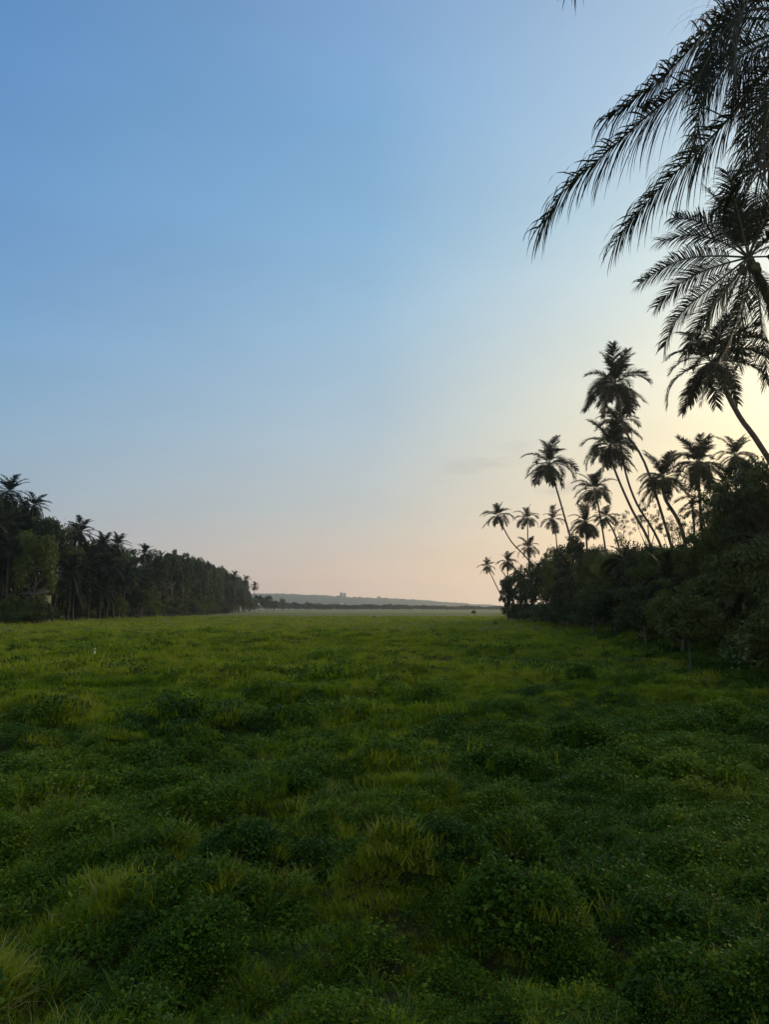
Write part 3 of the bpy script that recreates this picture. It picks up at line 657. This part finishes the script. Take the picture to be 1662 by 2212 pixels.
for xd, ty, D_, w, lb, yl in right:
    tree(xd, ty-(14 if D_ > 50 else 4), D_, w*(1.35 if D_ > 50 else 1.1), 'near' if D_ < 75 else 'far', lb, GR_R, yl)
for i, (xd, ty, D_, w) in enumerate([(1345, 1110, 80, 26), (1400, 1085, 76, 34), (1450, 1100, 72, 36), (1545, 1075, 58, 40), (1478, 1120, 66, 30), (1240, 1150, 100, 20)]):
    tree(xd, ty, D_, w, 'near', ['wispy half bare tree with small leaves by the cluster trunks', 'wispy tree whose twigs show against orange sky', 'thin twiggy tree behind the bushy palm', 'open leafed tree full of sky gaps left of the great dark tree', 'thin leafed sapling below the star shaped palm', 'thin twigs sticking up by the dark drooping palm'][i], GR_R, sparse=True)
# deep rows behind, one shared look
for i in range(46):
    D_ = BR.uniform(30, 150); b = float(bank_x(D_)); x = b+BR.uniform(5.5, 16)
    xd = x/D_*F+831
    if xd > 2100: continue
    lim = float(np.interp(xd, [1085, 1150, 1250, 1350, 1480, 1540, 1600, 1700, 2100], [1262, 1222, 1180, 1195, 1190, 1140, 1050, 1030, 990]))
    tree(xd, lim+BR.uniform(0, 45), D_, BR.uniform(2.4, 3.4)/D_*F, 'near' if D_ < 75 else 'far', 'dark tree filling the shaded depth of the right thicket', 'inner trees of the right thicket')
# shrubs along the foot of the thicket
lab_s = 'dark leafy shrub in the hem of shrubs along the right bank'
D_ = 14.0; k = 0
while D_ < 150:
    for off in (1.4, 3.6):
        x = float(bank_x(D_))+off+BR.uniform(-.6, .8); h = BR.uniform(1.6, 3.0)*(1 if D_ < 60 else 1.3)
        if D_ > 17: shrub(0, D_, BR.uniform(1.3, 2.1)*(1 if D_ < 70 else 1.5), h, lab_s, 'shrubs along the right bank', X=x)
    D_ *= 1.055
# sapling with pale stem on the bank
o = bpy.data.objects.new('sapling', None); COL.objects.link(o); ps = ray(1490, 1440, 27.5); zz = gz(ps[0], 27.5); o.location = (ps[0], 27.5, zz)
tag(o, 'young tree with thin pale stem standing out in front of the bank', 'tree')
mb = MB(); mb.tube(spline([(0, 0, -.1), (.05, 0, .7), (.0, .05, 1.5)], 10), np.linspace(.045, .025, 10), 7); obj('trunk', mb.build('trunk', [plain('pale_bark', (.07, .065, .055), (.11, .10, .09))], True), o)
obj('crown', BUSH[0], o, (0, 0, 1.7), (0, 0, 1), (.95, .95, 1.1))
# creepers hanging over the slope of the bank
def creepers():
    g = np.random.default_rng(55); n = 9000
    y = 13+(62-13)*g.uniform(size=n)**1.5; x = bank_x(y)+g.uniform(-1.0, 4.0, n); z = gh(x, y)
    me = [cover_tuft(260+i, 120, .34, .28, .07) for i in range(4)]
    o = scatter('creepers', source_collection('creeper_sources', me), np.stack([x, y, z], 1), g.uniform(0, 6.28, n), g.uniform(.7, 1.6, n)*np.interp(y, [13, 60], [.8, 1.3]), g.normal(0, .3, (n, 2))+np.array((0, -.45)), g.integers(0, 4, n))
    tag(o, 'dark green creepers draped down the slope of the right bank', 'creepers', kind='stuff')
creepers()

# ------------------------------------------------------------------ left tree line
CROWNS = [crown_mesh(600+i, 24+2*i) for i in range(4)]
LT = [trunk_mesh([(0, 0, 0), (.3*i, .2, 5), (.2-.3*i, -.2, 10)], .22, .15, 7) for i in range(3)]
def left_x(D):
    return float(np.interp(D, [100, 130, 160, 200, 260, 360, 520, 700], [-66, -67.5, -68, -67, -70, -79, -96, -118]))
def far_palm(xd, cy, D, rpx, label, group='palms of the left tree line', X=None):
    p = ray(xd, cy, D); x = p[0] if X is None else X; z0 = gz(x, D) if D < 1200 else 0; h = p[2]-z0
    o = bpy.data.objects.new('coconut_palm', None); COL.objects.link(o); o.location = (x, D, z0)
    tag(o, label, 'palm tree', group); s = rpx*.82/F*D/3.35
    obj('trunk', BR.choice(LT), o, (0, 0, 0), (0, 0, BR.uniform(0, 6)), (1, 1, h/10))
    obj('crown', BR.choice(CROWNS), o, (.2, -.2, h), (BR.gauss(0, .1), BR.gauss(0, .1), BR.uniform(0, 6.28)), s)
    return o
for xd, cy, D_, r_, lb in [
 (18, 1062, 135, 46, 'tall palm at the left edge rising highest over the trees'), (72, 1092, 140, 34, 'palm with short upright fronds next to the left edge palm'),
 (172, 1150, 160, 40, 'lone high palm in the dip of the left tree line'), (222, 1178, 170, 34, 'left one of the two close palms past the dip'),
 (252, 1176, 175, 30, 'right one of the two close palms past the dip'), (312, 1196, 205, 26, 'palm just poking over the middle of the left tree line'),
 (345, 1212, 215, 24, 'low palm beside the dark round treetops'), (450, 1226, 330, 15, 'small palm over the far half of the left tree line'),
 (505, 1244, 420, 14, 'small upright palm near the end of the left tree line'), (530, 1252, 460, 13, 'second to last palm of the left tree line'),
 (550, 1266, 520, 12, 'last palm standing free beyond the left tree line'), (490, 1246, 400, 12, 'faint palm between trees near the line end')]:
    far_palm(xd, cy, D_, r_, lb)
for i, (xd, cy, D_) in enumerate([(150, 1235, 135), (120, 1190, 138), (195, 1215, 150), (235, 1225, 160), (60, 1170, 128), (20, 1190, 122), (270, 1245, 175), (300, 1250, 190), (160, 1270, 138), (215, 1275, 150), (330, 1250, 205), (10, 1130, 130), (375, 1240, 240), (95, 1240, 128)]):
    far_palm(xd, cy, D_, 4.0/D_*F*1.05, 'palm with drooping grey green fronds sunk among the left trees', 'lower palms of the left tree line')
GL = 'trees of the left tree line'
for xd, ty, D_, w, lb, yl in [
 (108, 1110, 135, 42, 'bulging broadleaf tree between the edge palms and the dip', False), (84, 1150, 122, 50, 'light yellow green tree in the left half of the tree line', True),
 (60, 1110, 145, 40, 'dark tree behind the light yellow green one', False), (10, 1160, 130, 40, 'black green tree at the left edge of the view', False), (-5, 1066, 142, 44, 'tall leafy tree behind the left edge palm', False), (48, 1078, 143, 34, 'leafy treetop between the left edge palm and its neighbour', False),
 (372, 1190, 235, 26, 'dark round treetop in the middle of the left tree line', False), (398, 1196, 250, 22, 'rounded treetop right of the dark round one', False),
 (428, 1210, 290, 20, 'rounded tree where the line begins to fall away', False), (340, 1205, 215, 26, 'dense tree left of the dark round treetop', False),
 (305, 1218, 190, 34, 'olive tree in the middle distance with lighter leaves', False), (262, 1205, 180, 30, 'dark tree under the two close palms', False),
 (205, 1185, 170, 32, 'dark tree between the high palm and the close pair', False), (310, 1262, 190, 28, 'low light green tree at the edge of the far meadow', True),
 (262, 1290, 165, 14, 'slim bright green young tree at the meadow edge', True)]:
    tree(xd, ty, D_, w, 'far', lb, GL, yl)
for i in range(130):
    D_ = 118*(600/118)**(BR.random()**.9); x = left_x(D_)-BR.uniform(1.5, 3)-(i % 3)*BR.uniform(3, 6); xd = x/D_*F+831
    if xd < -140: continue
    lim = float(np.interp(xd, [-100, 0, 80, 130, 170, 300, 370, 430, 480, 540, 560], [1065, 1075, 1095, 1122, 1160, 1192, 1190, 1206, 1226, 1254, 1272]))
    tree(xd, lim+BR.uniform(0, 30)+(18 if i % 3 == 0 else 0), D_, BR.uniform(4.0, 6.0)/D_*F, 'far', 'dark broadleaf tree merging into the dense left tree line', 'merged trees of the left tree line', yel=BR.random() < .2)
D_ = 104.0
while D_ < 420:
    x = left_x(D_)+BR.uniform(-.5, 1.5); shrub(0, D_+BR.uniform(-2, 2), BR.uniform(3.5, 5), BR.uniform(6, 10), 'tall shrub filling the shade under the left tree line', 'undergrowth of the left tree line', X=x-BR.uniform(3, 7)); o = shrub(0, D_, BR.uniform(2.8, 4.2), BR.uniform(3.0, 6.5), 'bushy shrub at the grassy foot of the left tree line', 'shrubs along the left tree line', yel=BR.random() < .4, X=x); D_ *= 1.02
# shed under the left trees
def shed():
    D_ = 124; a = ray(48, 1284, D_); b = ray(94, 1284, D_); z0 = gz(a[0], D_)
    o = bpy.data.objects.new('shed', None); COL.objects.link(o); o.location = ((a[0]+b[0])/2, D_+.2, z0)
    tag(o, 'small low shed with pale greenish wall and flat grey roof edge under the left trees', 'shed')
    w = (b[0]-a[0])/2; h = a[2]-z0
    mw = plain('lime_wall', (.08, .09, .04), (.13, .14, .07)); mr = plain('sheet_roof', (.09, .09, .09), (.16, .16, .16))
    m = MB(); m.box(-w*.8, w*.1, 0, 3.5, 0, h-.15); m.box(w*.65, w*.8, 0, 3.5, 0, h-.15); m.box(w*.1, w*.65, 3.3, 3.5, 0, h-.15); obj('wall', m.build('wall', [mw]), o)
    m = MB(); m.V.append(np.array([(-w, -.8, h), (w, -.8, h), (w, 4.2, h+.9), (-w, 4.2, h+.9), (-w, -.8, h+.16), (w, -.8, h+.16), (w, 4.2, h+1.06), (-w, 4.2, h+1.06)])); m.Q.append(np.array([(0, 3, 2, 1), (4, 5, 6, 7), (0, 1, 5, 4), (1, 2, 6, 5), (2, 3, 7, 6), (3, 0, 4, 7)])); obj('roof', m.build('roof', [mr]), o)
    for sx in (-.55, .15):
        m = MB(); m.box(w*sx-.06, w*sx+.06, -.6, -.48, 0, h+.05); obj('post', m.build('post', [M_BARK]), o)
shed()
for xd, D_, w, h in [(38, 118, 2.2, 3.0), (58, 116, 2.0, 2.6), (80, 117, 2.2, 3.0), (98, 119, 2.4, 4.2), (22, 119, 2.6, 5.0), (68, 119, 1.5, 3.2), (92, 121, 2.2, 5.2), (40, 121, 1.6, 4.4)]:
    shrub(xd, D_, w, h, 'bushy shrub growing up against the front of the low shed', 'shrubs in front of the shed', yel=xd in (38, 80))

# ------------------------------------------------------------------ field details
def egret():
    p = ray(202, 1432, 36); z0 = gz(p[0], 36)
    wh = plain('white_feathers', (.62, .62, .56), (.7, .7, .64)); yb = plain('yellow_beak', (.55, .38, .05), (.6, .42, .08)); lg = plain('dark_leg', (.04, .04, .035), (.06, .06, .05))
    mb = MB()   # one continuous surface from tail over breast, neck and head
    C = spline([(-.16, 0, .30), (-.05, 0, .36), (.06, 0, .42), (.12, 0, .50), (.09, 0, .58), (.12, 0, .66), (.17, 0, .70), (.21, 0, .70)], 34)
    t = np.linspace(0, 1, 34); rad = np.interp(t, [0, .08, .25, .4, .5, .62, .8, .88, .95, 1], [.012, .05, .085, .07, .035, .024, .02, .034, .026, .008])
    mb.tube(C, rad, 12); o = obj('egret', mb.build('egret', [wh], True), None, (p[0], 36, z0+.16), (0, 0, R(84)), .72)
    tag(o, 'small white egret standing alone in the grass on the left', 'bird')
    m = MB(); m.tube([(.20, 0, .70), (.25, 0, .695), (.30, 0, .685)], [.011, .008, .002], 6); obj('beak', m.build('beak', [yb], True), o)
    for s in (-.03, .03):
        m = MB(); m.tube([(-.0, s, .34), (.03, s, .18), (.0, s, 0), (.06, s, -.01)], [.012, .009, .008, .005], 6); obj('leg', m.build('leg', [lg]), o)
egret()
for xd, D_, w, h, lb in [(810, 188, .75, .8, 'low wide dark bush alone in the middle of the far field'), (841, 188, .38, .8, 'small dark bush right of the low wide one in the far field'),
                     (1067, 112, .45, .7, 'little dark bush in the grass near the right thicket end')]:
    shrub(xd, D_, w*.8, h*.75, lb, None)
tree(1024, 1318, 246, 5, 'near', 'lone small tree standing in the far field right of centre', None)
# far wood behind the field
GF = 'trees along the far edge of the field'
for xd, ty, D_, w, lb in [(578, 1284, 620, 12, 'tallest tree of the clump just past the left tree line'), (560, 1284, 600, 14, 'tree at the very end of the left tree line'), (592, 1296, 680, 9, 'sloping last tree of the left clump'),
                        (611, 1291, 800, 6, 'pointed hazy tree rising over the far wood'), (638, 1299, 820, 8, 'hazy tree right of the pointed one'), (663, 1301, 850, 8, 'small hazy tree right of the pointed pair'), (696, 1304, 780, 8, 'dark round tree standing before the far wood')]:
    tree(xd, ty, D_, w, 'far', lb, GF)
FBUSH = [foliage(700+i, 5.0, 60, 2600, .9, M_LEAF, flat=.8, low=-.3, hollow=.2, name='far_crown') for i in range(4)]
xd = 572.0; i = 0
while xd < 1125:
    D_ = BR.uniform(880, 1050); w = BR.uniform(7, 13)
    ty = np.interp(xd, [570, 640, 740, 830, 950, 1120], [1298, 1304, 1307, 1306, 1309, 1311])+BR.uniform(-2.5, 1.5)
    tree(xd, ty, D_, w, 'far', 'hazy low tree in the long belt closing the far field', 'tree belt behind the far field'); xd += w*.75
# ------------------------------------------------------------------ hills and far town
def hill(D_, prof, name, depth, col):
    xs = np.array([p[0] for p in prof], float); ys = np.array([p[1] for p in prof], float)
    xx = np.linspace(xs[0], xs[-1], 220); top = np.interp(xx, xs, ys)
    wx = (xx-831)/F*D_; wz = CAM_H+(1314-top)/F*D_+(vnoise(xx*.22, xx*0, 3)-.5)*3.2+(vnoise(xx*.9, xx*0, 9)-.5)*2.0
    wz = np.maximum(wz, 0); rows = []
    for k, s in enumerate([0, .15, .35, .6, .8, 1.0, 1.3, 1.8, 2.2]):
        y = D_-depth+depth*s; f = math.sin(min(1, s)*math.pi/2)**.8 if s <= 1 else max(0, 1-(s-1)/1.2)
        rows.append(np.stack([wx, np.full_like(wx, y)+60*(vnoise(wx*.01, wx*0+k, 5)-.5), -2+(wz+2)*f+(vnoise(wx*.02, wx*0+k, 7)-.5)*6*f*(s != 1)], 1))
    V = np.vstack(rows); n = len(xx); i = np.arange(len(rows)-1)[:, None]*n; j = np.arange(n-1)[None]
    Q = np.stack([i+j, i+j+1, i+n+j+1, i+n+j], -1).reshape(-1, 4)
    m = plain(name+'_scrub', col[0], col[1], .02); o = obj('hills', mk_mesh('hills', V, Q, [m], True)); tag(o, kind='structure'); return o
hill(2900, [(120, 1300), (400, 1282), (585, 1283), (700, 1287), (760, 1291), (830, 1293), (900, 1299), (1000, 1305), (1060, 1309), (1085, 1314), (1200, 1318)], 'near_ridge', 900, ((.05, .065, .03), (.09, .10, .05)))
hill(3600, [(700, 1318), (780, 1294), (850, 1293), (930, 1298), (1000, 1304), (1050, 1307), (1080, 1313), (1200, 1316), (1500, 1316)], 'far_ridge', 500, ((.05, .065, .03), (.08, .10, .05)))
def block(xd, topy, D_, wpx, hm, label, cat, name, floors, col, pitched=False, group=None):
    p = ray(xd, topy, D_); w = wpx/F*D_/2; d = w*.8; z1 = p[2]; z0 = z1-hm
    o = bpy.data.objects.new(name, None); COL.objects.link(o); o.location = (p[0], D_, z0); tag(o, label, cat, group)
    mw = plain(name+'_plaster', tuple(c*.85 for c in col), col, .3); mg = plain(name+'_glass', (.05, .06, .07), (.08, .09, .1), 1, .3); mr = plain(name+'_roofing', (.25, .2, .17), (.33, .28, .24), .5)
    m = MB(); m.box(-w, w, -d, d, 0, hm); obj('wall', m.build('wall', [mw]), o)
    fh = hm/max(1, floors)
    for f in range(min(floors, 8)):
        for k in range(3):
            x0 = -w+w*2*(k+.22)/3; m = MB(); m.box(x0, x0+w*2*.18, -d-.08, -d+.3, f*fh+fh*.35, f*fh+fh*.75); obj('window', m.build('window', [mg]), o)
    if pitched:
        m = MB(); e = w*.12; m.V.append(np.array([(-w-e, -d-e, hm), (w+e, -d-e, hm), (w+e, d+e, hm), (-w-e, d+e, hm), (-w*.6, 0, hm+w*.5), (w*.6, 0, hm+w*.5)])); m.Q.append(np.array([(0, 1, 5, 4), (1, 2, 5, 5), (2, 3, 4, 5), (3, 0, 4, 4)][0:1]+[(2, 3, 4, 5)])); obj('roof', m.build('roof', [mr]), o)
    else:
        m = MB(); m.box(-w*1.03, w*1.03, -d*1.03, d*1.03, hm, hm+.6); m.box(-w*.25, w*.2, -d*.3, d*.3, hm+.6, hm+3.2); obj('roof', m.build('roof', [mr]), o)
block(738, 1280.5, 2850, 6.5, 22, 'left half of the pair of tower blocks on the ridge', 'building', 'tower_block', 7, (.42, .44, .42))
block(745, 1281.5, 2870, 5.5, 20, 'right half of the pair of tower blocks on the ridge', 'building', 'tower_block', 6, (.5, .5, .48))
block(819, 1289, 3400, 8, 9, 'long low building on the ridge right of the tower blocks', 'building', 'low_building', 2, (.45, .35, .33))
for k, (xd, ty, D_, w, lb) in enumerate([(657, 1301, 2100, 5, 'white house in the haze at the foot of the ridge, leftmost'), (668, 1303, 2080, 4, 'small white house right of the leftmost hazy house'), (738, 1303, 2150, 6, 'white house straight below the tower blocks'),
    (703, 1295, 2500, 4, 'house on the slope left of the tower blocks'), (772, 1305, 2150, 5, 'white house low on the slope right of the towers'), (690, 1288, 2800, 4, 'flat house on the skyline between the trees')]):
    block(xd, ty, D_, w, 5.5, lb, 'house', 'house', 2, (.75, .74, .70), k % 2 == 0, 'far houses below the ridge')
HR = random.Random(3)
for i in range(40):
    xd = HR.uniform(590, 1065); ty = np.interp(xd, [585, 700, 760, 830, 900, 1000, 1060], [1283, 1287, 1291, 1293, 1299, 1305, 1309])
    D_ = 2880; p = ray(xd, ty, D_); h = HR.uniform(5, 10)
    o = bpy.data.objects.new('broadleaf_tree', None); COL.objects.link(o); o.location = (p[0], D_, p[2]-3); tag(o, 'tiny hazy tree on the crest of the far ridge', 'tree', 'trees on the far ridge')
    s = HR.uniform(1.2, 2.2); obj('crown', BR.choice(FBUSH), o, (0, 0, h*.4), (0, 0, HR.uniform(0, 6)), (s, s, h/10)); obj('trunk', TR_FAR[0], o, (0, 0, -2), (0, 0, 0), (.5, .5, h/22))

# ------------------------------------------------------------------ haze
mb = MB(); mb.box(-4200, 4200, -4200, 4200, -6, 120)
hm, ht = base_mat('haze_air'); pv = N(ht, 'ShaderNodeVolumePrincipled'); pv.inputs['Color'].default_value = (.91, .94, .98, 1); pv.inputs['Density'].default_value = .00017; pv.inputs['Anisotropy'].default_value = .72
ho = N(ht, 'ShaderNodeOutputMaterial'); ht.links.new(pv.outputs[0], ho.inputs['Volume'])
hz = obj('haze', mb.build('haze', [hm])); tag(hz, kind='stuff')
